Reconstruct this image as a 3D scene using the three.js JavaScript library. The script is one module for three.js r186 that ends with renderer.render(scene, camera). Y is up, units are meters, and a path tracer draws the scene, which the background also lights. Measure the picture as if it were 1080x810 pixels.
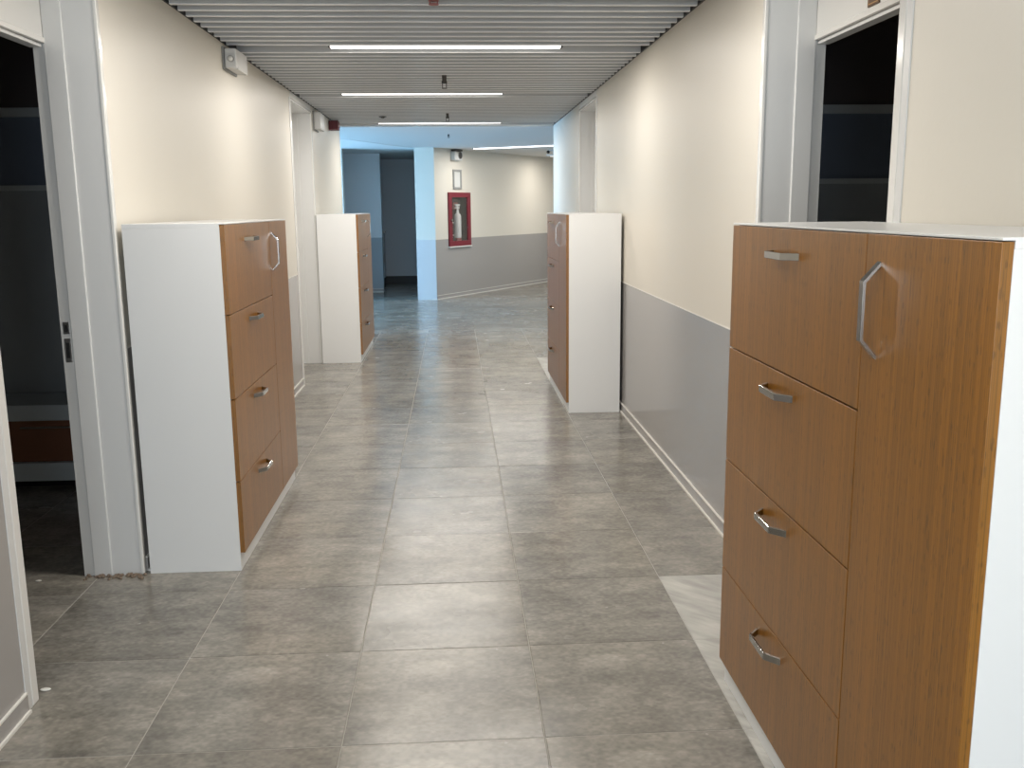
import * as THREE from 'three';
import { RoundedBoxGeometry } from 'three/addons/geometries/RoundedBoxGeometry.js';
import { mergeGeometries } from 'three/addons/utils/BufferGeometryUtils.js';
import { Brush, Evaluator, SUBTRACTION } from 'three-bvh-csg';
import { RectAreaLightUniformsLib } from 'three/addons/lights/RectAreaLightUniformsLib.js';

// ---------------------------------------------------------------- camera, light, exposure
RectAreaLightUniformsLib.init();
const scene = new THREE.Scene();
const renderer = new THREE.WebGLRenderer({ antialias: true });
renderer.toneMapping = THREE.LinearToneMapping;
renderer.toneMappingExposure = 1.0;
renderer.shadowMap.enabled = true;

const F = 995.28, PITCH = 0.1854, YAW = 0.059, ROLL = -0.0099, EYE = 1.5506;
const camera = new THREE.PerspectiveCamera(2 * Math.atan(405 / F) * 180 / Math.PI, 1080 / 810, 0.05, 80);
camera.position.set(0, EYE, 0);
camera.rotation.order = 'YXZ';
camera.rotation.set(-PITCH, -YAW, ROLL);
scene.add(camera);

scene.background = new THREE.Color().setRGB(0.50, 0.72, 1.0);          // overcast daylight outside the windows

const LAMP = { color: [1.0, 0.945, 0.87], power: 150 };                  // linear ceiling lamps
const DAY_FAR = { color: [0.26, 0.60, 1.0], power: 25 };               // window beyond the corridor
const DAY_BACK = { color: [0.82, 0.92, 1.0], power: 11.5 };             // window at the end behind
function rectLight(name, c, w, h, pos, target) {
  const l = new THREE.RectAreaLight(new THREE.Color().setRGB(...c.color), c.power, w, h);
  l.name = name; l.position.set(...pos); l.lookAt(...target); scene.add(l); l.castShadow = true;
  return l;
}

// ---------------------------------------------------------------- measures
const XL = -1.375, XR = 1.258, CEIL = 2.54, TOP = 2.95, ZEND = -12.05, ZBACK = 2.6, WT = 0.245;
const WAIN = 0.985;
const TILE = 0.6, TX0 = -0.361, TZ0 = -5.555;
const SLAT0 = -4.951, PITCHZ = 0.1468;

// ---------------------------------------------------------------- seeded noise
function rng(seed) { let s = seed >>> 0; return () => { s = (s + 0x6D2B79F5) >>> 0; let t = s; t = Math.imul(t ^ (t >>> 15), t | 1); t ^= t + Math.imul(t ^ (t >>> 7), t | 61); return ((t ^ (t >>> 14)) >>> 0) / 4294967296; }; }
function lattice(nx, ny, seed) {                                       // tiling value noise, u and v in 0..1
  const r = rng(seed), a = new Float32Array(nx * ny); for (let i = 0; i < a.length; i++) a[i] = r();
  return (u, v) => {
    const x = u * nx, y = v * ny, xi = Math.floor(x), yi = Math.floor(y); let fx = x - xi, fy = y - yi; fx = fx * fx * (3 - 2 * fx); fy = fy * fy * (3 - 2 * fy);
    const x0 = ((xi % nx) + nx) % nx, x1 = (x0 + 1) % nx, y0 = ((yi % ny) + ny) % ny, y1 = (y0 + 1) % ny;
    const p = a[y0 * nx + x0], q = a[y0 * nx + x1], s = a[y1 * nx + x0], t = a[y1 * nx + x1];
    return (p + (q - p) * fx) * (1 - fy) + (s + (t - s) * fx) * fy;
  };
}
function fbm(nx, ny, oct, seed, gain = 0.5) {
  const L = []; let a = 1, sum = 0; for (let i = 0; i < oct; i++) { L.push([lattice(nx << i, ny << i, seed + i * 17), a]); sum += a; a *= gain; }
  return (u, v) => { let s = 0; for (const [f, w] of L) s += f(u, v) * w; return s / sum; };
}
function texture(w, h, fn, srgb, metresU, metresV) {
  const d = new Uint8Array(w * h * 4);
  for (let y = 0; y < h; y++) for (let x = 0; x < w; x++) {
    const c = fn(x / w, y / h), i = (y * w + x) * 4;
    if (typeof c === 'number') d[i] = d[i + 1] = d[i + 2] = Math.max(0, Math.min(255, c * 255)); else for (let k = 0; k < 3; k++) d[i + k] = Math.max(0, Math.min(255, c[k] * 255));
    d[i + 3] = 255;
  }
  const t = new THREE.DataTexture(d, w, h); t.wrapS = t.wrapT = THREE.RepeatWrapping; t.magFilter = THREE.LinearFilter; t.minFilter = THREE.LinearMipmapLinearFilter; t.generateMipmaps = true;
  if (srgb) t.colorSpace = THREE.SRGBColorSpace;
  t.repeat.set(1 / metresU, 1 / metresV); t.needsUpdate = true;
  return t;
}
const clamp = (x, a = 0, b = 1) => Math.min(b, Math.max(a, x));
const smooth = (a, b, x) => { const t = clamp((x - a) / (b - a)); return t * t * (3 - 2 * t); };

// ---------------------------------------------------------------- materials
const std = (o) => new THREE.MeshStandardMaterial(o);
const phys = (o) => new THREE.MeshPhysicalMaterial(o);
const lin = (r, g, b) => new THREE.Color().setRGB(r, g, b);
const peel = texture(256, 256, fbm(32, 32, 3, 5), false, 0.5, 0.5);    // roller texture of wall paint

const M = {};
M.cream = std({ color: lin(0.73, 0.69, 0.61), roughness: 0.43, bumpMap: peel, bumpScale: 0.0002 });
M.grey = std({ color: lin(0.385, 0.368, 0.355), roughness: 0.17, bumpMap: peel, bumpScale: 0.00012 });
M.white = std({ color: lin(0.76, 0.755, 0.73), roughness: 0.32 });
M.frame = std({ color: lin(0.70, 0.70, 0.69), roughness: 0.30 });
M.bead = std({ color: lin(0.78, 0.77, 0.74), roughness: 0.16 });
M.caulk = std({ color: lin(0.82, 0.80, 0.75), roughness: 0.5 });
M.laminate = std({ color: lin(0.82, 0.822, 0.815), roughness: 0.34 });
M.ceilingPaint = std({ color: lin(0.76, 0.76, 0.755), roughness: 0.75 });
M.ceilingDaylit = std({ color: lin(0.93, 0.93, 0.93), roughness: 0.75 });  // window light on the lobby ceiling, painted in as a brighter white
M.plenum = std({ color: lin(0.05, 0.05, 0.05), roughness: 0.9 });
M.slat = std({ color: lin(0.56, 0.565, 0.57), roughness: 0.5 });
M.slatEdgeLit = std({ color: lin(0.86, 0.86, 0.85), roughness: 0.3 });  // baffle colour whitened for the light its lower edge catches
M.chrome = std({ color: lin(0.44, 0.43, 0.415), metalness: 1, roughness: 0.07 });
M.steel = std({ color: lin(0.50, 0.49, 0.47), metalness: 1, roughness: 0.35 });
M.black = std({ color: lin(0.012, 0.012, 0.013), roughness: 0.5 });
M.darkMetal = std({ color: lin(0.07, 0.065, 0.06), roughness: 0.45, metalness: 0.4 });
M.red = std({ color: lin(0.19, 0.010, 0.024), roughness: 0.35 });
M.darkRed = std({ color: lin(0.11, 0.008, 0.014), roughness: 0.45 });
M.pinkRed = std({ color: lin(0.34, 0.11, 0.10), roughness: 0.5 });
M.plastic = std({ color: lin(0.66, 0.66, 0.65), roughness: 0.38 });
M.greyPlastic = std({ color: lin(0.30, 0.30, 0.29), roughness: 0.45 });
M.paper = std({ color: lin(0.66, 0.66, 0.64), roughness: 0.6 });
M.glass = phys({ color: 0xffffff, transmission: 1, thickness: 0, roughness: 0.02, ior: 1.5 });
M.glow = std({ color: lin(0.9, 0.9, 0.88), roughness: 0.5, emissive: lin(1.0, 0.97, 0.92), emissiveIntensity: 2.6 });
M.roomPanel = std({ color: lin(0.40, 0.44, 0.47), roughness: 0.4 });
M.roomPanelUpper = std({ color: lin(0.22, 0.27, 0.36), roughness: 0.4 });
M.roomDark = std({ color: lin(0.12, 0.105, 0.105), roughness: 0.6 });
M.roomRail = std({ color: lin(0.66, 0.72, 0.75), roughness: 0.4 });
M.roomWood = std({ color: lin(0.26, 0.11, 0.06), roughness: 0.45 });
M.hall = std({ color: lin(0.73, 0.78, 0.83), roughness: 0.5 });  // blue of the daylight mixed into the hall wall paint
M.hallGreyDaylit = std({ color: lin(0.36, 0.42, 0.47), roughness: 0.5 });  // lower band with the same daylight blue mixed in
M.skirtDark = std({ color: lin(0.05, 0.055, 0.06), roughness: 0.5 });
M.endGrey = std({ color: lin(0.60, 0.62, 0.64), roughness: 0.3 });
M.grout = std({ color: lin(0.36, 0.345, 0.31), roughness: 0.85 });

// floor porcelain: cloudy cement look, drawn out along the corridor's width, with pale scratches
const tileMap = (() => {
  const cloud = fbm(4, 5, 4, 11, 0.6), mott = fbm(22, 30, 4, 37, 0.62), streak = fbm(6, 40, 4, 31, 0.6), grain = fbm(170, 200, 2, 51), warm = fbm(3, 3, 3, 91), scr = fbm(16, 60, 4, 131, 0.62);
  return texture(2048, 2048, (u, v) => {
    const m = mott(u, v), sc = scr(u, v);
    let t = 0.22 * (cloud(u, v) - 0.5) + 0.17 * (m - 0.5) + 0.13 * (streak(u, v) - 0.5) + 0.13 * (grain(u, v) - 0.5);
    t += 0.045 * smooth(0.04, 0.0, Math.abs(sc - 0.56)) * smooth(0.48, 0.62, m);     // pale cement ridges
    const k = 0.525 + t * 0.95, w = (warm(u, v) - 0.5) * 0.05;
    return [k * (1.0 + w), k * (0.968 + w * 0.3), k * (0.905 - w)];
  }, true, 2.4, 2.4);
})();
const tileRough = texture(512, 512, (() => { const a = fbm(10, 16, 4, 211), b = fbm(3, 4, 3, 217); return (u, v) => 0.235 + 0.13 * (a(u, v) - 0.5) + 0.10 * (b(u, v) - 0.5); })(), false, 2.4, 2.4);
const tileBump = texture(512, 512, fbm(40, 60, 4, 231), false, 2.4, 2.4);
M.tile = [0.95, 0.915, 0.985].map((k) => std({ map: tileMap, color: lin(k, k, k), roughness: 1, roughnessMap: tileRough, bumpMap: tileBump, bumpScale: 0.0005 }));
const marbleMap = (() => {
  const a = fbm(5, 5, 5, 301, 0.6), b = fbm(3, 26, 4, 311, 0.6);
  return texture(512, 512, (u, v) => {
    const p = u + v * 1.0, q = v - u;                                   // veins run diagonally across each tile
    const k = 0.71 + 0.20 * (b(p * 2, q) - 0.5) + 0.12 * (a(u, v) - 0.5); return [k, k * 0.99, k * 0.955];
  }, true, 1.2, 1.2);
})();
M.marble = std({ map: marbleMap, roughness: 0.24, bumpMap: marbleMap, bumpScale: 0.0012 });

// bamboo veneer: fine vertical strips with short darker dashes
const woodMap = (() => {
  const r = rng(401), N = 150, tone = [], strips = []; let p = 0;
  while (p < 1) { const w = 0.004 + r() * 0.007; strips.push([p, r()]); p += w; }
  const look = new Float32Array(1024), edge = new Float32Array(1024);
  for (let x = 0; x < 1024; x++) { const u = x / 1024; let i = 0; while (i + 1 < strips.length && strips[i + 1][0] <= u) i++; look[x] = strips[i][1]; edge[x] = (u - strips[i][0]) < 0.0012 ? 1 : 0; }
  const fib = fbm(300, 4, 3, 411, 0.6), dash = fbm(230, 64, 2, 421), broad = fbm(5, 2, 3, 431);
  return texture(1024, 1024, (u, v) => {
    const x = Math.min(1023, Math.floor(u * 1024));
    let k = 1 + 0.13 * (look[x] - 0.5) - 0.15 * edge[x] + 0.16 * (fib(u, v) - 0.5) + 0.05 * (broad(u, v) - 0.5) - 0.15 * smooth(0.66, 0.78, dash(u, v));
    return [0.562 * k, 0.370 * k, 0.105 * k];
  }, true, 0.9, 1.5);
})();
M.wood = phys({ map: woodMap, roughness: 0.38, clearcoat: 0.4, clearcoatRoughness: 0.36 });
M.woodEdge = phys({ map: woodMap, color: lin(1.12, 1.08, 1.0), roughness: 0.42, clearcoat: 0.2, clearcoatRoughness: 0.3 });

// ---------------------------------------------------------------- building helpers
const taken = new Map();
function numbered(name) { const n = taken.get(name) ?? 0; taken.set(name, n + 1); return n ? name + '_' + String(n).padStart(3, '0') : name; }
function boxUV(g) {                                                     // texture coordinates in metres, by the way each face points
  const p = g.attributes.position, n = g.attributes.normal, uv = new Float32Array(p.count * 2);
  for (let i = 0; i < p.count; i++) {
    const ax = Math.abs(n.getX(i)), ay = Math.abs(n.getY(i)), az = Math.abs(n.getZ(i));
    if (ay >= ax && ay >= az) { uv[2 * i] = p.getX(i); uv[2 * i + 1] = p.getZ(i); } else if (ax >= az) { uv[2 * i] = p.getZ(i); uv[2 * i + 1] = p.getY(i); } else { uv[2 * i] = p.getX(i); uv[2 * i + 1] = p.getY(i); }
  }
  g.setAttribute('uv', new THREE.BufferAttribute(uv, 2)); return g;
}
function bx(x0, x1, y0, y1, z0, z1, r = 0) {                            // a box between two corners, r rounds its edges
  const w = Math.abs(x1 - x0), h = Math.abs(y1 - y0), d = Math.abs(z1 - z0);
  const g = r ? new RoundedBoxGeometry(w, h, d, 2, Math.min(r, w / 2.05, h / 2.05, d / 2.05)) : new THREE.BoxGeometry(w, h, d);
  g.translate((x0 + x1) / 2, (y0 + y1) / 2, (z0 + z1) / 2);
  return boxUV(g);
}
function merge(list) { return list.length === 1 ? list[0] : mergeGeometries(list.map((g) => { const c = g.index ? g.toNonIndexed() : g; for (const k of Object.keys(c.attributes)) if (!['position', 'normal', 'uv'].includes(k)) c.deleteAttribute(k); return c; })); }
function part(name, geo, mat, parent, label) {
  const m = new THREE.Mesh(Array.isArray(geo) ? merge(geo) : geo, mat); m.name = name; m.castShadow = m.receiveShadow = true; parent.add(m);
  if (label) m.userData.label = label;
  return m;
}
function structure(name, label, category) { const g = new THREE.Group(); g.name = numbered(name); g.userData = { kind: 'structure', label, category }; scene.add(g); return g; }
function thing(name, label, category, pos = [0, 0, 0], turn = 0, group) {
  const g = new THREE.Group(); g.name = numbered(name); g.position.set(...pos); g.rotation.y = turn; g.userData = { label, category }; if (group) g.userData.group = group; scene.add(g); return g;
}
function cyl(r0, r1, h, x, y, z, seg = 20, axis = 'y') { const g = new THREE.CylinderGeometry(r0, r1, h, seg); if (axis === 'z') g.rotateX(Math.PI / 2); if (axis === 'x') g.rotateZ(Math.PI / 2); g.translate(x, y, z); return g; }

// ---------------------------------------------------------------- floor
const floor = structure('floor', 'grey cement look porcelain tile floor of the corridor', 'floor');
part('grout_bed', bx(-4.2, 4.2, -0.12, -0.0018, ZEND - 0.105, -1.955), M.grout, floor);
part('floor_slab', bx(-4.2, 4.2, -0.12, 0, -1.955, ZBACK + 0.2), M.tile[0], floor);
part('floor_slab', bx(-6.4, 5.2, -0.12, 0, -26, ZEND - 0.105), M.tile[0], floor);
const tileGeos = new Map();
function tileGeometry(w, d, variant) {
  const key = [w.toFixed(3), d.toFixed(3), variant].join();
  if (tileGeos.has(key)) return tileGeos.get(key);
  const J = 0.0018, C = 0.0014, T = 0.012, r = rng(900 + variant * 13), du = r() * 2.4, dv = r() * 2.4, flip = variant % 2 ? -1 : 1;
  const rings = [[J + C, 0], [J, -C], [J, -T]].map(([i, y]) => [[i, y, i], [w - i, y, i], [w - i, y, d - i], [i, y, d - i]].map(([x, yy, z]) => [x - w / 2, yy, z - d / 2]));
  const pos = [], uv = [];
  const push = (a, b, c) => { for (const q of [a, b, c]) { pos.push(...q); uv.push(du + flip * (q[0] + w / 2), dv + flip * (q[2] + d / 2)); } };
  const quad = (a, b, c, e) => { push(a, b, c); push(a, c, e); };
  quad(rings[0][3], rings[0][2], rings[0][1], rings[0][0]);
  for (let k = 0; k < 2; k++) for (let i = 0; i < 4; i++) { const j = (i + 1) % 4; quad(rings[k][i], rings[k][j], rings[k + 1][j], rings[k + 1][i]); }
  const g = new THREE.BufferGeometry(); g.setAttribute('position', new THREE.Float32BufferAttribute(pos, 3)); g.setAttribute('uv', new THREE.Float32BufferAttribute(uv, 2)); g.computeVertexNormals();
  tileGeos.set(key, g); return g;
}
{
  const r = rng(70707);
  for (let i = -11; i < 6; i++) for (let k = -4; k < 3; k++) {
    const z = TZ0 + TILE * (i + 0.5), x = TX0 + TILE * (k + 0.5), v = Math.floor(r() * 11), tone = Math.floor(r() * 3), dy = -r() * 0.0005;
    if (k < -2 && (i < 0 || i > 4)) continue;                            // only the room behind the open doorway has tiles past the wall
    const old = k === 2 && ((i >= 3 && i < 7) || (i >= -7 && i < -3));   // older pale tiles left along the wall under the cupboards
    const m = part(old ? 'marble_tile' : 'floor_tile', tileGeometry(TILE, TILE, v), old ? M.marble : M.tile[tone], floor, old ? 'pale grey marbled tile with diagonal veins' : undefined);
    m.position.set(x, dy, z);
  }
}

// ---------------------------------------------------------------- walls
// a wall of boxes along z with openings: spans of [z near, z far]
function corridorWall(name, label, face, side, spans, openings) {
  const g = structure(name, label, 'wall'), back = face + side * WT, wf = face - side * 0.0012;
  for (const [z0, z1] of spans) {
    part('painted_wall', bx(face, back, 0, TOP, z0, z1), M.cream, g);
    part('wainscot', bx(wf, face + side * 0.01, 0, WAIN, z0 - 0.0005, z1 + 0.0005), M.grey, g, 'glossy grey painted lower wall band');
    part('wainscot_edge', bx(wf - side * 0.0006, face + side * 0.01, WAIN, WAIN + 0.006, z0 - 0.0005, z1 + 0.0005), M.caulk, g);
  }
  for (const [z0, z1] of openings) part('lintel', bx(face, back, 2.475, TOP, z0, z1), M.white, g);
  return g;
}
const LD1 = [-2.89, -3.97], LD2 = [-8.46, -9.64], RD1 = [-2.70, -3.90], RD2 = [-8.46, -9.56];
corridorWall('wall_left', 'corridor wall with cream paint over a grey lower band and emergency lamps', XL, -1, [[ZBACK, LD1[0]], [LD1[1], LD2[0]], [LD2[1], ZEND]], [LD1, LD2]);
corridorWall('wall_right', 'long corridor wall with cream paint over a glossy grey lower band', XR, 1, [[ZBACK, RD1[0]], [RD1[1], RD2[0]], [RD2[1], ZEND]], [RD1, RD2]);

function plainWall(name, label, list, cat = 'wall') { const g = structure(name, label, cat); for (const [n, geo, m] of list) part(n, geo, m, g); return g; }
// end of the corridor behind, with its window
plainWall('wall_back', 'wall closing the corridor opposite the far lobby', [
  ['painted_wall', bx(XL - WT, -0.95, 0, TOP, ZBACK, ZBACK + 0.2), M.cream], ['painted_wall', bx(0.95, XR + WT, 0, TOP, ZBACK, ZBACK + 0.2), M.cream],
  ['painted_wall', bx(-0.95, 0.95, 0, 0.7, ZBACK, ZBACK + 0.2), M.cream], ['painted_wall', bx(-0.95, 0.95, 2.3, TOP, ZBACK, ZBACK + 0.2), M.cream]]);
// far lobby
const PIL = [-0.640, -16.27], PILR = [-0.314, -16.25];                   // front corners of the corner wall
plainWall('wall_near_lobby', 'lobby wall backing on to the rooms along the corridor', [
  ['painted_wall', bx(-6.2, XL - WT, 0, TOP, ZEND, ZEND + 0.2), M.cream], ['painted_wall', bx(XR + WT, 4.8, 0, TOP, ZEND, ZEND + 0.2), M.cream]]);
plainWall('wall_lobby_side', 'lobby wall at the far end beyond the corridor corner', [['painted_wall', bx(4.6, 4.8, 0, TOP, ZEND, -25), M.cream]]);
plainWall('wall_lobby_window', 'lobby wall with the large daylight window', [
  ['painted_wall', bx(-6.2, -6.0, 0, 0.35, ZEND, -18.4), M.cream], ['painted_wall', bx(-6.2, -6.0, 2.42, TOP, ZEND, -18.4), M.cream],
  ['painted_wall', bx(-6.2, -6.0, 0.35, 2.42, ZEND, -12.35), M.cream], ['painted_wall', bx(-6.2, -6.0, 0.35, 2.42, -15.9, -18.4), M.cream]]);
plainWall('wall_lobby_left', 'blue lit lobby wall end framing the dark hall opening', [
  ['painted_wall', bx(-6.0, -1.845, WAIN + 0.03, TOP, -16.3, -16.5), M.cream], ['wainscot', bx(-6.0, -1.845, 0, WAIN + 0.03, -16.3, -16.5), M.grey]]);
plainWall('wall_hall', 'walls inside the dark hall with the daylight blue tinted into their paint', [
  ['painted_wall', bx(-6.0, -1.34, WAIN + 0.03, TOP, -17.9, -18.1), M.hall], ['wainscot', bx(-6.0, -1.34, 0, WAIN + 0.03, -17.9, -18.1), M.hallGreyDaylit],
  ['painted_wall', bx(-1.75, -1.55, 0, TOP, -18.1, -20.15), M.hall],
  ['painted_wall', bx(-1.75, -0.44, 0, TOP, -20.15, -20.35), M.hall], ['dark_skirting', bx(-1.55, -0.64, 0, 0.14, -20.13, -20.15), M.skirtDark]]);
const FD = new THREE.Vector3(2.267, 0, -3.595).normalize(), FN = new THREE.Vector3(-FD.z, 0, FD.x).normalize(), FTURN = Math.atan2(FN.x, FN.z);
const onFar = (s, y, off = 0) => [PILR[0] + FD.x * s + FN.x * off, y, PILR[1] + FD.z * s + FN.z * off];
{
  const g = structure('wall_far', 'lobby corner wall, blue lit end face and angled cream side with red cabinet', 'wall');
  const ang = (y0, y1, mat, nm, off = 0) => {                            // the angled wall and its end face as one solid plan
    const dir = new THREE.Vector2(2.267, -3.595).normalize(), L = 7.5, nrm = new THREE.Vector2(0.846, 0.533);
    const a = new THREE.Vector2(...PILR).addScaledVector(nrm, off), b = a.clone().addScaledVector(dir, L);
    const s = new THREE.Shape([new THREE.Vector2(PIL[0], -(PIL[1] + off)), new THREE.Vector2(a.x, -(a.y + off * 0.4)), new THREE.Vector2(b.x, -b.y), new THREE.Vector2(b.x - 1.2, -b.y), new THREE.Vector2(PIL[0], 20.4)].reverse());
    const e = new THREE.ExtrudeGeometry(s, { depth: y1 - y0, bevelEnabled: false }); e.rotateX(-Math.PI / 2); e.translate(0, y0, 0);
    const hole = new Brush(new THREE.BoxGeometry(0.66, 0.88, 0.40)), base = new Brush(e);   // niche for the red cabinet
    hole.position.set(...onFar(0.76, 0.885 + 0.4575, 0)); hole.rotation.y = FTURN; hole.updateMatrixWorld(); base.updateMatrixWorld();
    const cut = new Evaluator(); cut.useGroups = false;
    part(nm, boxUV(cut.evaluate(base, hole, SUBTRACTION).geometry), mat, g);
  };
  part('end_wainscot', bx(PIL[0] - 0.001, PILR[0] - 0.001, 0, WAIN + 0.03, PIL[1] + 0.012, PIL[1] + 0.032), M.endGrey, g, 'pale lower band of the end face');
  ang(0, WAIN + 0.03, M.grey, 'wainscot', 0.0012); ang(WAIN + 0.03, TOP, M.cream, 'painted_wall');
}
// rooms behind the two near doorways
function room(side, xFace) {
  const g = structure(side < 0 ? 'wall_room_left' : 'wall_room_right', side < 0 ? 'dark room behind the doorway with low drawer unit' : 'dark room behind the doorway beside the brown number plate', 'wall');
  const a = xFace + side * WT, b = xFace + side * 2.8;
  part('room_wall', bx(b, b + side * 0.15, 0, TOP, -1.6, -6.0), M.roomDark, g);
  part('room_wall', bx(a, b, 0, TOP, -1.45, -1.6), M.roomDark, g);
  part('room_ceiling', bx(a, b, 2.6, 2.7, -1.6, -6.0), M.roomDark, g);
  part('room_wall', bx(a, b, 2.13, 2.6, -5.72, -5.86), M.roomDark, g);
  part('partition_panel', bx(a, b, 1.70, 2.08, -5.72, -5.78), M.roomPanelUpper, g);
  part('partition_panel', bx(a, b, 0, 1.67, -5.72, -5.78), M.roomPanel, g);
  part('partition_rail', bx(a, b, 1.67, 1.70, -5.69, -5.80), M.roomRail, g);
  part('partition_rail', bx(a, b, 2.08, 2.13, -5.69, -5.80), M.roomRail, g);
}
room(-1, XL); room(1, XR);

// ---------------------------------------------------------------- ceiling
const ceiling = structure('ceiling', 'grey metal baffle ceiling over the corridor and plain lobby ceiling', 'ceiling');
part('plenum', bx(XL - WT, XR + WT, TOP, TOP + 0.15, ZEND, ZBACK + 0.2), M.plenum, ceiling);
part('lobby_ceiling', bx(-6.2, 4.8, CEIL, TOP + 0.15, ZEND - 0.05, -25), M.ceilingPaint, ceiling);
part('ceiling_trim', bx(XL, XR, CEIL - 0.003, CEIL + 0.2, ZEND, ZEND - 0.05), M.bead, ceiling);
{
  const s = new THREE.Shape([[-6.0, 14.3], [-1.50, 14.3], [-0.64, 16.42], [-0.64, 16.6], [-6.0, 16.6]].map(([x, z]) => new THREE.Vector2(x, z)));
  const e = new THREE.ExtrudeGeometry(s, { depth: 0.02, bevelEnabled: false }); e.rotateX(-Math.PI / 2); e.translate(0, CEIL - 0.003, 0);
  part('daylit_ceiling_wedge', boxUV(e), M.ceilingDaylit, ceiling, 'wedge of lobby ceiling with window light painted in as brighter white');
}
for (const [x, s] of [[XL, 1], [XR, -1]]) part('dark_gap_strip', bx(x, x + s * 0.010, CEIL + 0.002, CEIL + 0.14, ZEND, ZBACK), M.black, ceiling, 'black strip added to darken the gaps at the baffle ends');  // strips added so the gaps at the baffle ends go dark
const LAMPS = [[9, -0.75, 0.70], [26, -0.965, 0.455], [46, -0.872, 0.584], [-9, -0.75, 0.70], [-28, -0.75, 0.70], [-46, -0.75, 0.70]];
const lampSlots = new Set(LAMPS.map((l) => l[0]));
const slatGeo = (() => {                                                // folded sheet baffle, 30 mm wide with rounded lower edges
  const w = 0.024, h = 0.10, s = new THREE.Shape(); s.moveTo(-w / 2, h); s.lineTo(-w / 2, 0.004); s.lineTo(-w / 2 + 0.004, 0); s.lineTo(w / 2 - 0.004, 0); s.lineTo(w / 2, 0.004); s.lineTo(w / 2, h);
  const L = XR - XL - 0.03, e = new THREE.ExtrudeGeometry(s, { depth: L, bevelEnabled: false }); e.rotateY(Math.PI / 2); e.translate(XL + 0.015, 0, 0); return boxUV(e);
})();
const slatEdgeLit = bx(XL + 0.015, XR - 0.015, -0.004, 0.0005, -0.013, 0.013, 0.0018);   // lower lip of each baffle, whitened to paint in the light it catches
for (let k = -51; k <= 48; k++) if (!lampSlots.has(k)) { const o = part("slat", slatGeo, M.slat, ceiling); part('lit_slat_edge', slatEdgeLit, M.slatEdgeLit, o); o.position.set(0, CEIL, SLAT0 - PITCHZ * k); }

// ---------------------------------------------------------------- door linings
function lining(name, label, xFace, side, [zn, zf], { open, plate }) {
  const g = structure(name, label, 'door frame');
  const x = (d) => xFace + side * d;                                    // depth into the wall from the corridor face
  // far reveal, facing back along the corridor: outer lining, proud inner frame, recessed jamb
  part('reveal_panel', bx(x(0.008), x(0.135), 0, 2.475, zf, zf + 0.006), M.frame, g);
  part('frame_post', bx(x(0.130), x(0.205), 0, 2.475, zf, zf + 0.014, 0.003), M.frame, g);
  part('jamb', bx(x(0.207), x(0.250), 0, 2.20, zf, zf + 0.004), M.frame, g);
  part('corner_bead', bx(x(-0.005), x(0.010), 0, 2.49, zf - 0.022, zf + 0.009, 0.004), M.bead, g);
  // near reveal
  part('reveal_panel', bx(x(0.008), x(0.135), 0, 2.475, zn, zn - 0.006), M.frame, g);
  part('frame_post', bx(x(0.130), x(0.205), 0, 2.475, zn, zn - 0.014, 0.003), M.frame, g);
  part('jamb', bx(x(0.207), x(0.250), 0, 2.20, zn, zn - 0.004), M.frame, g);
  part('corner_bead', bx(x(-0.006), x(0.012), 0, 2.49, zn + 0.035, zn - 0.010, 0.005), M.bead, g);
  part('casing', bx(x(-0.004), x(0.004), 0, 2.49, zn + 0.035, zn + 0.070, 0.001), M.frame, g);
  part('head_bead', bx(x(-0.005), x(0.010), 2.465, 2.49, zn, zf, 0.004), M.bead, g);
  part('head_lining', bx(x(0.010), x(0.245), 2.467, 2.475, zn, zf), M.frame, g);
  // panel over the door with its two stepped lower edges
  part('transom_panel', bx(x(0.205), x(0.240), 2.215, 2.467, zn - 0.014, zf + 0.014), M.white, g);
  part('transom_rail', bx(x(0.198), x(0.245), 2.195, 2.215, zn - 0.014, zf + 0.014, 0.002), M.bead, g);
  part('transom_rail', bx(x(0.215), x(0.262), 2.180, 2.194, zn - 0.004, zf + 0.004, 0.002), M.frame, g);
  if (open) {
    for (const [y, h] of [[1.078, 0.05], [0.985, 0.10]]) {
      const p = part('strike_plate', bx(x(0.214), x(0.240), y - h / 2, y + h / 2, zf + 0.003, zf + 0.006, 0.001), M.steel, g);
      part('latch_slot', bx(x(0.220), x(0.234), y - h * 0.32, y + h * 0.32, zf + 0.0055, zf + 0.0068), M.black, p);
    }
  } else {
    part('door_leaf', bx(x(0.212), x(0.25), 0.008, 2.178, zn - 0.008, zf + 0.008, 0.003), M.white, g);
    part('door_handle', [cyl(0.011, 0.011, 0.05, x(0.19), 1.02, zn - 0.10, 14, 'x'), bx(x(0.165), x(0.178), 1.01, 1.03, zn - 0.09, zn - 0.22, 0.005)], M.chrome, g);
  }
  return g;
}
lining('door_1', 'open doorway into the dark room with drawer unit, white lining and latch slots', XL, -1, LD1, { open: true });
lining('door_2', 'recessed white doorway before the farther cupboard on the emergency lamp wall', XL, -1, LD2, { open: false });
lining('door_3', 'open doorway above the nearest cupboard with white panel and brown number plate', XR, 1, RD1, { open: true });
lining('door_4', 'recessed grey doorway behind the far cupboard on the plain wall', XR, 1, RD2, { open: false });

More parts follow.
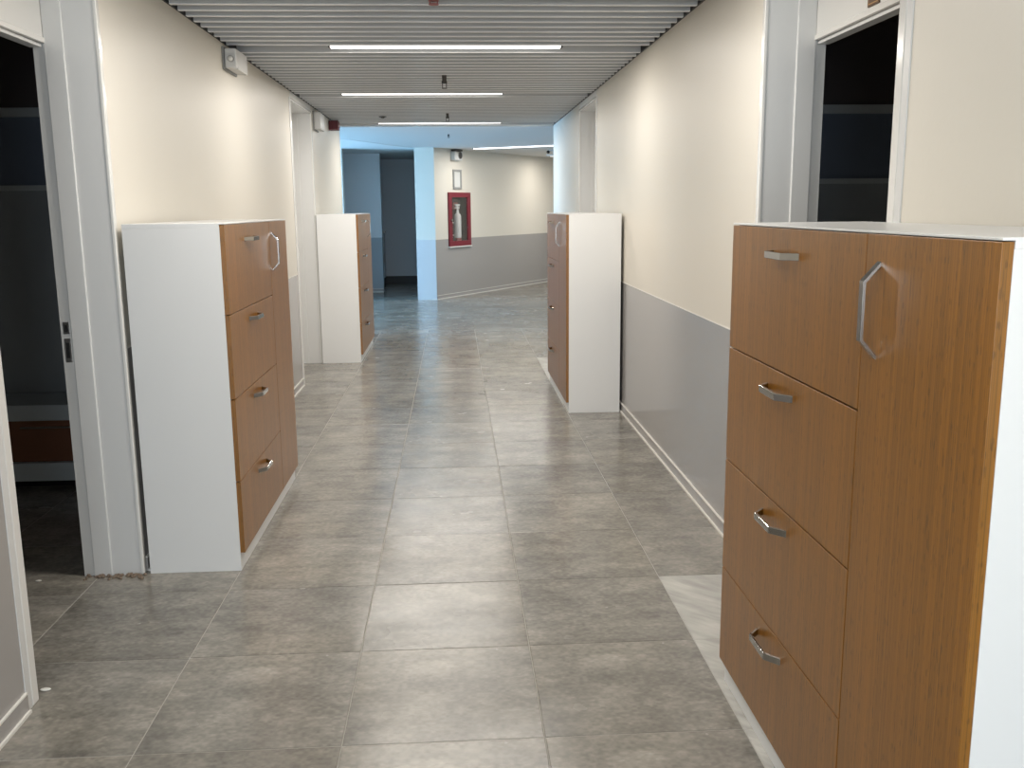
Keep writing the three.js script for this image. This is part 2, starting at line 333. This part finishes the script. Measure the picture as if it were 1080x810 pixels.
// ---------------------------------------------------------------- baseboards: grey strip, white top edge, white sealant line on the floor
function baseboard(name, label, runs) {
  const g = structure(name, label, 'baseboard');
  for (const [ax, az, bx2, bz, nx, nz] of runs) {
    const L = Math.hypot(bx2 - ax, bz - az), turn = Math.atan2(-(bz - az), bx2 - ax), s = Math.sign(Math.sin(0) + (nx * Math.sin(turn) + nz * Math.cos(turn)));
    const put = (n, h0, h1, t0, t1, m) => { const o = part(n, bx(0, L, h0, h1, s * t0, s * t1), m, g); o.position.set(ax, 0, az); o.rotation.y = turn; };
    put('base_strip', 0.001, 0.062, 0.0012, 0.009, M.grey); put('top_edge', 0.062, 0.068, 0.0012, 0.010, M.caulk); put('sealant_line', 0, 0.010, 0.009, 0.017, M.caulk);
  }
}
baseboard('baseboard_left', 'grey baseboard with white edges below the emergency lamp wall', [[XL, ZBACK, XL, LD1[0] + 0.07, 1, 0], [XL, LD1[1] - 0.03, XL, LD2[0] + 0.07, 1, 0], [XL, LD2[1] - 0.03, XL, ZEND, 1, 0]]);
baseboard('baseboard_right', 'grey baseboard with white edges below the long plain wall', [[XR, ZBACK, XR, RD1[0] + 0.07, -1, 0], [XR, RD1[1] - 0.03, XR, RD2[0] + 0.07, -1, 0], [XR, RD2[1] - 0.03, XR, ZEND, -1, 0]]);
baseboard('baseboard_far', 'grey baseboard with white edges below the lobby walls', [[PIL[0], PIL[1], PILR[0], PILR[1], 0, 1], [PILR[0] + 0.003, PILR[1], PILR[0] + FD.x * 7.4, PILR[1] + FD.z * 7.4, FN.x, FN.z], [-6, -16.3, -1.845, -16.3, 0, 1], [-6, -17.9, -1.34, -17.9, 0, 1]]);

// ---------------------------------------------------------------- windows (out of the frame, they give the daylight)
function windowFrame(name, label, w, h, place) {
  const g = structure(name, label, 'window'); place(g);
  for (const [a, b, c, d] of [[-w / 2, w / 2, 0, 0.05], [-w / 2, w / 2, h - 0.05, h], [-w / 2, -w / 2 + 0.05, 0.05, h - 0.05], [w / 2 - 0.05, w / 2, 0.05, h - 0.05], [-0.025, 0.025, 0.05, h - 0.05]]) part('window_frame', bx(a, b, c, d, -0.03, 0.03, 0.004), M.white, g);
  part('pane', bx(-w / 2 + 0.05, -0.025, 0.05, h - 0.05, -0.003, 0.003), M.glass, g); part('pane', bx(0.025, w / 2 - 0.05, 0.05, h - 0.05, -0.003, 0.003), M.glass, g);
}
windowFrame('window_1', 'window at the end of the corridor behind', 1.9, 1.6, (g) => g.position.set(0, 0.7, ZBACK + 0.12));
windowFrame('window_2', 'large lobby window giving blue daylight', 3.55, 2.07, (g) => { g.position.set(-6.1, 0.35, -14.125); g.rotation.y = Math.PI / 2; });
rectLight('daylight_back', DAY_BACK, 1.8, 1.5, [0, 1.5, ZBACK - 0.02], [0, 1.3, -4]);
rectLight('daylight_lobby', DAY_FAR, 3.4, 1.95, [-5.97, 1.385, -14.125], [0, 1.385, -14.125]);

// ---------------------------------------------------------------- cupboards: four drawers beside one tall door
const CW = 1.43, CH = 1.497, CD = 0.39, FT = 0.02, FY = [0.08, 0.402, 0.761, 1.119, 1.4915], SPLIT = -CW / 2 + 0.945;
const bow = (() => {                                                    // flat bar bent into a shallow bridge
  const a = 0.098, b = 0.060, p = 0.034, t = 0.0055, s = new THREE.Shape();
  s.moveTo(-a, 0); s.lineTo(-b, p); s.lineTo(b, p); s.lineTo(a, 0); s.lineTo(a - 0.008, 0); s.lineTo(b - 0.003, p - t); s.lineTo(-b + 0.003, p - t); s.lineTo(-a + 0.008, 0);
  const e = new THREE.ExtrudeGeometry(s, { depth: 0.016, bevelEnabled: true, bevelThickness: 0.0012, bevelSize: 0.0008, bevelSegments: 2 }); e.translate(0, 0, -0.008);
  e.rotateX(Math.PI / 2);                                               // bridge stands off along +z, bar width along y
  return e;
})();
const bowUpright = bow.clone().rotateZ(Math.PI / 2);
const front = (x0, x1, y0, y1) => { const g = bx(x0, x1, y0, y1, CD, CD + FT, 0.0012), uv = g.attributes.uv, k = Math.abs(Math.round(y0 * 1000)) % 7 * 0.137; for (let i = 0; i < uv.count; i++) uv.setX(i, uv.getX(i) + k); return g; };
const cupboardGeo = {
  left: bx(-CW / 2, -CW / 2 + 0.018, 0, CH - 0.018, 0, CD, 0.001), right: bx(CW / 2 - 0.018, CW / 2, 0, CH - 0.018, 0, CD, 0.001),
  top: merge([bx(-CW / 2, CW / 2, CH - 0.018, CH, 0, CD - 0.001, 0.001), bx(-CW / 2, CW / 2, CH - 0.005, CH, CD - 0.002, CD + FT, 0.001)]), back: bx(-CW / 2 + 0.018, CW / 2 - 0.018, 0.05, CH - 0.018, 0.004, 0.012),
  plinth: bx(-CW / 2 + 0.018, CW / 2 - 0.018, 0, 0.078, CD - 0.018, CD, 0.001), bottom: bx(-CW / 2 + 0.018, CW / 2 - 0.018, 0.078, 0.096, 0.012, CD),
  divider: bx(SPLIT - 0.009, SPLIT + 0.009, 0.096, CH - 0.018, 0.012, CD - 0.002),
  drawers: [0, 1, 2, 3].map((i) => front(-CW / 2 + 0.001, SPLIT - 0.0022, FY[i] + 0.0022, FY[i + 1] - 0.0022)), door: front(SPLIT + 0.0022, CW / 2 - 0.001, FY[0] + 0.0015, FY[4] - 0.0015),
};
function cupboard(label, pos, turn) {
  const g = thing('storage_cupboard', label, 'cupboard', pos, turn, 'white and bamboo storage cupboards along the corridor');
  for (const s of ['left', 'right']) part('side_panel', cupboardGeo[s], M.laminate, g, 'plain white laminate side');
  part('top_panel', cupboardGeo.top, M.laminate, g); part('back_panel', cupboardGeo.back, M.laminate, g); part('plinth', cupboardGeo.plinth, M.laminate, g); part('bottom_panel', cupboardGeo.bottom, M.laminate, g); part('divider', cupboardGeo.divider, M.laminate, g);
  for (let i = 0; i < 4; i++) {
    const d = part('drawer', cupboardGeo.drawers[i], M.wood, g, 'brown bamboo veneer drawer front');
    part('handle', bow, M.chrome, d, 'bent flat chrome handle').position.set((-CW / 2 + SPLIT) / 2 - 0.01, (i === 3 ? 1.477 : FY[i + 1]) - 0.055, CD + FT);
  }
  const d = part('door', cupboardGeo.door, M.wood, g, 'tall brown bamboo veneer door');
  part('handle', bowUpright, M.chrome, d, 'upright bent chrome handle').position.set(SPLIT + 0.062, 1.338, CD + FT);
  return g;
}
cupboard('white and bamboo cupboard beside the open dark doorway, white side panel facing us', [-1.347, 0, -3.968 - CW / 2], Math.PI / 2);
cupboard('nearest and largest looking cupboard, below the brown number plate', [1.256, 0, -1.425 - CW / 2], -Math.PI / 2);
cupboard('far cupboard against the long plain wall, leaving a dark slit behind', [1.235, 0, -7.0 - CW / 2], -Math.PI / 2);
cupboard('farthest cupboard, just past the recessed doorway under the red alarm box', [-1.364, 0, -9.61 - CW / 2], Math.PI / 2);

// low drawer unit in the dark room
{
  const g = thing('low_drawer_unit', 'low brown and grey drawer unit inside the dark room', 'drawer unit', [-2.9, 0, -5.50]);
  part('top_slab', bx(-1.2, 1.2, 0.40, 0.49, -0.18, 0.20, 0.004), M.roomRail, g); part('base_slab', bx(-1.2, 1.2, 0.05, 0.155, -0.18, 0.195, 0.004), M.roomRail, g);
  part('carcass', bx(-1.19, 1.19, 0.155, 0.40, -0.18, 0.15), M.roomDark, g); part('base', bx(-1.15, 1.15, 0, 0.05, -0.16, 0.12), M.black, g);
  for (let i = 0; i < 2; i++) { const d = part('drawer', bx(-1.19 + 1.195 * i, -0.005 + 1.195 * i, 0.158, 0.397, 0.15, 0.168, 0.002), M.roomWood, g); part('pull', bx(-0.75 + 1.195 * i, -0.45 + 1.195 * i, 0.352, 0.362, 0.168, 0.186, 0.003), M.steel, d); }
}

// ---------------------------------------------------------------- ceiling lamps
function linearLamp(label, len, pos, turn, slim) {
  const g = thing('linear_lamp', label, 'lamp', pos, turn, 'linear ceiling lamps');
  part('housing', bx(-len / 2 - 0.004, len / 2 + 0.004, 0.012, slim ? 0.018 : 0.075, -0.034, 0.034, 0.003), M.slat, g);
  if (!slim) for (const s of [-1, 1]) part('hanger', cyl(0.004, 0.004, TOP - CEIL - 0.071, s * len * 0.35, (0.075 + TOP - CEIL + 0.004) / 2, 0, 8), M.steel, g);
  part('diffuser', bx(-len / 2, len / 2, -0.003, 0.012, -0.030, 0.030, 0.002), M.glow, g, 'glowing opal strip');
  for (const s of [-1, 1]) part('end_cap', bx(s * (len / 2), s * (len / 2 + 0.012), -0.004, slim ? 0.018 : 0.060, -0.034, 0.034, 0.003), M.darkMetal, g);
  return g;
}
{
  const labels = ['longest looking linear ceiling lamp, nearest of the corridor row', 'second linear ceiling lamp along the corridor, between the two dark sprinklers', 'linear ceiling lamp at the lobby end of the baffle ceiling', 'linear ceiling lamp overhead near the open doorways', 'linear ceiling lamp overhead in front of the nearest cupboard', 'added linear ceiling lamp overhead at the window end'];  // last lamp is added, out of view, to light the cupboard sides
  LAMPS.forEach(([k, x0, x1], i) => {
    const z = SLAT0 - PITCHZ * k, x = (x0 + x1) / 2;
    linearLamp(labels[i], x1 - x0, [x, CEIL + 0.006, z], 0);
    rectLight('lamp_light', { color: LAMP.color, power: LAMP.power * [0.95, 1.05, 1.05, 1.12, 0.40, 0.45][i] }, x1 - x0 - 0.01, 0.055, [x, CEIL + 0.001, z], [x, 0, z]);
  });
  const a = [0.37, -16.45], d = [1.26, 0.74], L = 2.3, u = Math.hypot(...d), c = [a[0] + d[0] / u * L / 2, a[1] + d[1] / u * L / 2], turn = Math.atan2(-d[1], d[0]);
  linearLamp('linear lamp set askew on the plain lobby ceiling', L, [c[0], CEIL - 0.022, c[1]], turn, true);
  const l = rectLight('lamp_light', { color: LAMP.color, power: LAMP.power * 0.78 }, L - 0.02, 0.055, [c[0], CEIL - 0.034, c[1]], [c[0], 0, c[1]]); l.rotation.set(-Math.PI / 2, 0, turn);
  const c2 = [c[0] + FD.x * 2.9, c[1] + FD.z * 2.9];
  linearLamp('linear lobby lamp hidden past the corridor corner', L, [c2[0], CEIL - 0.022, c2[1]], turn, true);
  const l2 = rectLight('lamp_light', { color: LAMP.color, power: LAMP.power * 0.78 }, L - 0.02, 0.055, [c2[0], CEIL - 0.034, c2[1]], [c2[0], 0, c2[1]]); l2.rotation.set(-Math.PI / 2, 0, turn);
}

// ---------------------------------------------------------------- sprinklers and small ceiling fittings
function sprinkler(label, x, z, m, drop, s = 1) {
  const g = thing('sprinkler', label, 'sprinkler', [x, CEIL + 0.012, z]);
  const pts = [[0, 0.05], [0.032, 0.05], [0.034, 0.012], [0.030, 0.0], [0.014, -0.008], [0.013, -drop * 0.45], [0.017, -drop * 0.5], [0.017, -drop * 0.62], [0.0, -drop * 0.64]].map(([r, y]) => new THREE.Vector2(r * s, y));
  part('escutcheon', new THREE.LatheGeometry(pts.slice(0, 5), 24), m, g); part('body', new THREE.LatheGeometry(pts.slice(4), 20), m, g);
  for (const q of [-1, 1]) part('yoke_arm', bx(q * 0.012 * s - 0.003, q * 0.012 * s + 0.003, -drop * 0.92, -drop * 0.6, -0.003, 0.003), m, g);
  part('deflector', cyl(0.016 * s, 0.016 * s, 0.004, 0, -drop * 0.94, 0, 16), m, g);
}
sprinkler('reddish sprinkler head on the nearest visible ceiling baffles', -0.075, -4.80, M.pinkRed, 0.045, 1.5);
sprinkler('larger dark sprinkler head between first and second lamps', -0.05, -7.50, M.darkMetal, 0.115, 1.25);
sprinkler('smaller dark sprinkler head between second and third lamps', -0.044, -10.45, M.darkMetal, 0.10, 1.1);
sprinkler('tiny black sprinkler head on the plain lobby ceiling', -0.048, -13.40, M.black, 0.06, 0.8);
{
  const g = thing('ceiling_sensor', 'small black sensor on the baffles above the lobby end lamp', 'sensor', [-0.75, CEIL, -10.72]);
  part('base', cyl(0.045, 0.04, 0.012, 0, -0.006, 0), M.black, g); part('dome', cyl(0.03, 0.015, 0.012, 0, -0.018, 0), M.black, g);
}

// ---------------------------------------------------------------- wall fittings
function emergencyLamp(label, pos, len, h, dep, withLens) {              // box on the wall: body, raised cover, lens, test lamp
  const g = thing('emergency_lamp', label, 'emergency lamp', pos);
  part('back_plate', bx(0, 0.012, -0.01, h, -len - 0.01, 0.01, 0.003), M.greyPlastic, g);
  part('body', bx(0.012, dep, 0, h - 0.01, -len, 0, 0.008), M.plastic, g);
  part('lens_strip', bx(dep - 0.02, dep + 0.004, -0.006, 0.014, -len + 0.03, -0.03, 0.004), M.paper, g);
  if (withLens) { const l = part('lamp_head', cyl(0.019, 0.019, 0.02, dep * 0.62, h * 0.42, 0.006, 20, 'z'), M.greyPlastic, g); part('lens', new THREE.SphereGeometry(0.016, 16, 12).translate(dep * 0.62, h * 0.42, 0.014), M.bead, l); }
}
emergencyLamp('grey emergency lamp box under the ceiling above the nearer cupboard', [XL, 2.395, -6.06], 0.32, 0.125, 0.082, true);
emergencyLamp('white emergency lamp box just past the recessed doorway', [XL, 2.33, -9.78], 0.30, 0.175, 0.075, false);
{
  const g = thing('alarm_box', 'dark red alarm box high on the wall at the corridor end', 'alarm', [XL, 2.42, -11.0]);
  part('body', bx(0, 0.105, 0, 0.10, -0.16, 0, 0.006), M.darkRed, g); part('lens', bx(0.104, 0.112, 0.02, 0.08, -0.13, -0.03, 0.004), M.red, g);
}
// red extinguisher cabinet on the angled wall
{
  const W = 0.72, H = 0.925, D = 0.19, g = thing('extinguisher_cabinet', 'red framed glass fire extinguisher cabinet on the lobby wall', 'cabinet', onFar(0.76, 0.885), FTURN);
  part('back_panel', bx(-0.32, 0.32, 0.03, 0.895, -D, -D + 0.01), M.black, g, 'dark inside');
  for (const [a, b, c, d] of [[-0.325, 0.325, 0.025, 0.035], [-0.325, 0.325, 0.89, 0.90], [-0.325, -0.315, 0.035, 0.89], [0.315, 0.325, 0.035, 0.89]]) part('box_side', bx(a, b, c, d, -D, 0.001), M.black, g);
  const f = 0.10, door = part('door_frame', [bx(-W / 2, W / 2, 0, f * 0.9, 0.001, 0.03, 0.003), bx(-W / 2, W / 2, H - 0.085, H, 0.001, 0.03, 0.003), bx(-W / 2, -W / 2 + f, f * 0.9, H - 0.085, 0.001, 0.03, 0.003), bx(W / 2 - f, W / 2, f * 0.9, H - 0.085, 0.001, 0.03, 0.003)], M.red, g, 'red door frame');
  part('pane', bx(-W / 2 + f, W / 2 - f, f * 0.9, H - 0.085, 0.012, 0.016), M.glass, door);
  part('knob', cyl(0.022, 0.022, 0.03, -W / 2 + 0.06, 0.45, 0.042, 16, 'z'), M.chrome, door);
  part('drip_ledge', bx(-W / 2 - 0.01, W / 2 + 0.01, -0.02, -0.002, 0, 0.04, 0.002), M.caulk, g);
  const e = thing('fire_extinguisher', 'pale fire extinguisher standing inside the red glass cabinet', 'extinguisher', onFar(0.84, 0.92, -0.078), FTURN);
  part('cylinder', new THREE.LatheGeometry([[0, 0.10], [0.055, 0.10], [0.062, 0.112], [0.062, 0.47], [0.056, 0.505], [0.032, 0.53], [0.024, 0.54], [0.024, 0.56], [0, 0.56]].map(([r, y]) => new THREE.Vector2(r, y)), 28), M.paper, e);
  part('valve', cyl(0.018, 0.022, 0.06, 0, 0.57, 0), M.paper, e);
  part('lever', [bx(-0.075, 0.075, 0.655, 0.69, -0.012, 0.012, 0.004), bx(-0.075, 0.06, 0.615, 0.638, -0.012, 0.012, 0.004), cyl(0.015, 0.015, 0.08, 0, 0.63, 0)], M.paper, e);
  part('clamp_band', [cyl(0.064, 0.064, 0.018, 0, 0.37, 0), bx(-0.10, 0.10, 0.362, 0.378, -0.068, -0.05)], M.paper, e); part('clamp_band', [cyl(0.064, 0.064, 0.018, 0, 0.15, 0), bx(-0.095, 0.095, 0.142, 0.158, -0.068, -0.05)], M.paper, e);
  part('label_panel', bx(-0.075, 0.075, 0.60, 0.72, -0.045, -0.035), M.pinkRed, e, 'pinkish label behind the lever');
  part('base_ring', cyl(0.058, 0.058, 0.05, 0, 0.075, 0), M.pinkRed, e); part('stand', cyl(0.04, 0.045, 0.05, 0, 0.025, 0), M.black, e);
}
{
  const g = thing('framed_notice', 'narrow grey framed notice above the red extinguisher cabinet', 'notice', onFar(0.715, 1.865), FTURN), W = 0.27, H = 0.335;
  for (const [a, b, c, d] of [[-W / 2, W / 2, 0, 0.035], [-W / 2, W / 2, H - 0.035, H], [-W / 2, -W / 2 + 0.032, 0.035, H - 0.035], [W / 2 - 0.032, W / 2, 0.035, H - 0.035]]) part('frame_bar', bx(a, b, c, d, 0, 0.02, 0.003), M.greyPlastic, g);
  part('sheet', bx(-W / 2 + 0.03, W / 2 - 0.03, 0.03, H - 0.03, 0, 0.006), M.paper, g);
}
{
  const g = thing('wall_speaker', 'small white fitting with a dark round face above the framed notice', 'speaker', onFar(0.64, 2.35), FTURN);
  part('bracket', bx(-0.10, 0.12, 0.155, 0.185, 0, 0.10, 0.004), M.darkMetal, g);
  part('body', bx(-0.125, 0.125, 0, 0.15, 0, 0.10, 0.02), M.paper, g);
  part('face', cyl(0.055, 0.05, 0.012, 0.035, 0.085, 0.104, 20, 'z'), M.darkMetal, g); part('face_ring', new THREE.TorusGeometry(0.058, 0.006, 8, 24).translate(0.035, 0.085, 0.105), M.greyPlastic, g);
}
{
  const g = thing('ceiling_camera', 'small white camera with black lens under the lobby ceiling', 'camera', [1.75, CEIL, -17.0]);
  part('mount', bx(-0.05, 0.10, -0.03, 0, -0.04, 0.04, 0.004), M.plastic, g); part('stem', cyl(0.012, 0.012, 0.06, 0.03, -0.06, 0), M.plastic, g);
  part('body', bx(-0.10, 0.14, -0.115, -0.085, -0.06, 0.06, 0.008), M.paper, g); part('lens', new THREE.SphereGeometry(0.028, 16, 12).translate(-0.07, -0.045, 0.02), M.black, g);
}
// number plate on the panel over the doorway: brown with a pale pictogram
{
  const c = document.createElement('canvas'); c.width = 96; c.height = 128; const q = c.getContext('2d');
  q.fillStyle = '#5b3d1c'; q.fillRect(0, 0, 96, 128); q.strokeStyle = '#b0854a'; q.lineWidth = 4; q.strokeRect(7, 7, 82, 114);
  q.fillStyle = '#c79a58'; q.beginPath(); q.arc(48, 84, 15, 0, 7); q.fill(); q.fillRect(30, 26, 36, 9); q.fillRect(24, 44, 48, 7);
  const t = new THREE.CanvasTexture(c); t.colorSpace = THREE.SRGBColorSpace;
  const g = thing('door_plate', 'small brown plate on the panel over the doorway', 'plate', [XR + 0.205, 2.222, -3.355], -Math.PI / 2);
  part('plate', bx(-0.045, 0.045, 0, 0.12, 0.001, 0.006, 0.001), std({ color: 0x5b3d1c, roughness: 0.4 }), g);
  part('print', new THREE.PlaneGeometry(0.086, 0.115).translate(0, 0.06, 0.0064), std({ map: t, roughness: 0.4 }), g);
}
// low pale partition end in the dark hall
{
  const g = thing('low_partition', 'narrow pale upright standing in the dark hall opening', 'partition', [-1.475, 0, -19.6]);
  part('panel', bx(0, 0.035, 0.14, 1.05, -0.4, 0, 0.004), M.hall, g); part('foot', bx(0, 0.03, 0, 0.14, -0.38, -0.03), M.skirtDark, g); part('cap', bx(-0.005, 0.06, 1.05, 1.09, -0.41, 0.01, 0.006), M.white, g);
}
// plaster crumbs at the foot of the doorway lining and two loose chips
{
  const r = rng(555), list = [];
  for (let i = 0; i < 70; i++) { const s = 0.003 + r() * 0.009, g = new THREE.IcosahedronGeometry(s, 0); g.scale(1, 0.5 + r() * 0.5, 0.7); g.rotateY(r() * 6); g.translate(-1.61 + r() * 0.25, s * 0.4, -3.955 + r() * r() * 0.05); list.push(boxUV(g)); }
  const m = part('plaster_crumbs', list, std({ color: lin(0.20, 0.15, 0.11), roughness: 0.9 }), scene); m.userData = { kind: 'stuff', label: 'plaster crumbs along the foot of the doorway lining', category: 'debris' };
  for (const [x, z, s, l] of [[-1.375, -2.96, 0.012, 'white plaster chip on the floor by the near doorway edge'], [-1.80, -3.92, 0.009, 'pale chip on the dark floor inside the doorway']]) {
    const g = new THREE.IcosahedronGeometry(s, 1); g.scale(1.5, 0.35, 0.8); g.translate(0, s * 0.3, 0);
    const c = part(numbered('plaster_chip'), g, M.caulk, scene); c.position.set(x, 0, z); c.userData = { label: l, category: 'chip', group: 'loose plaster chips' };
  }
}

renderer.render(scene, camera);
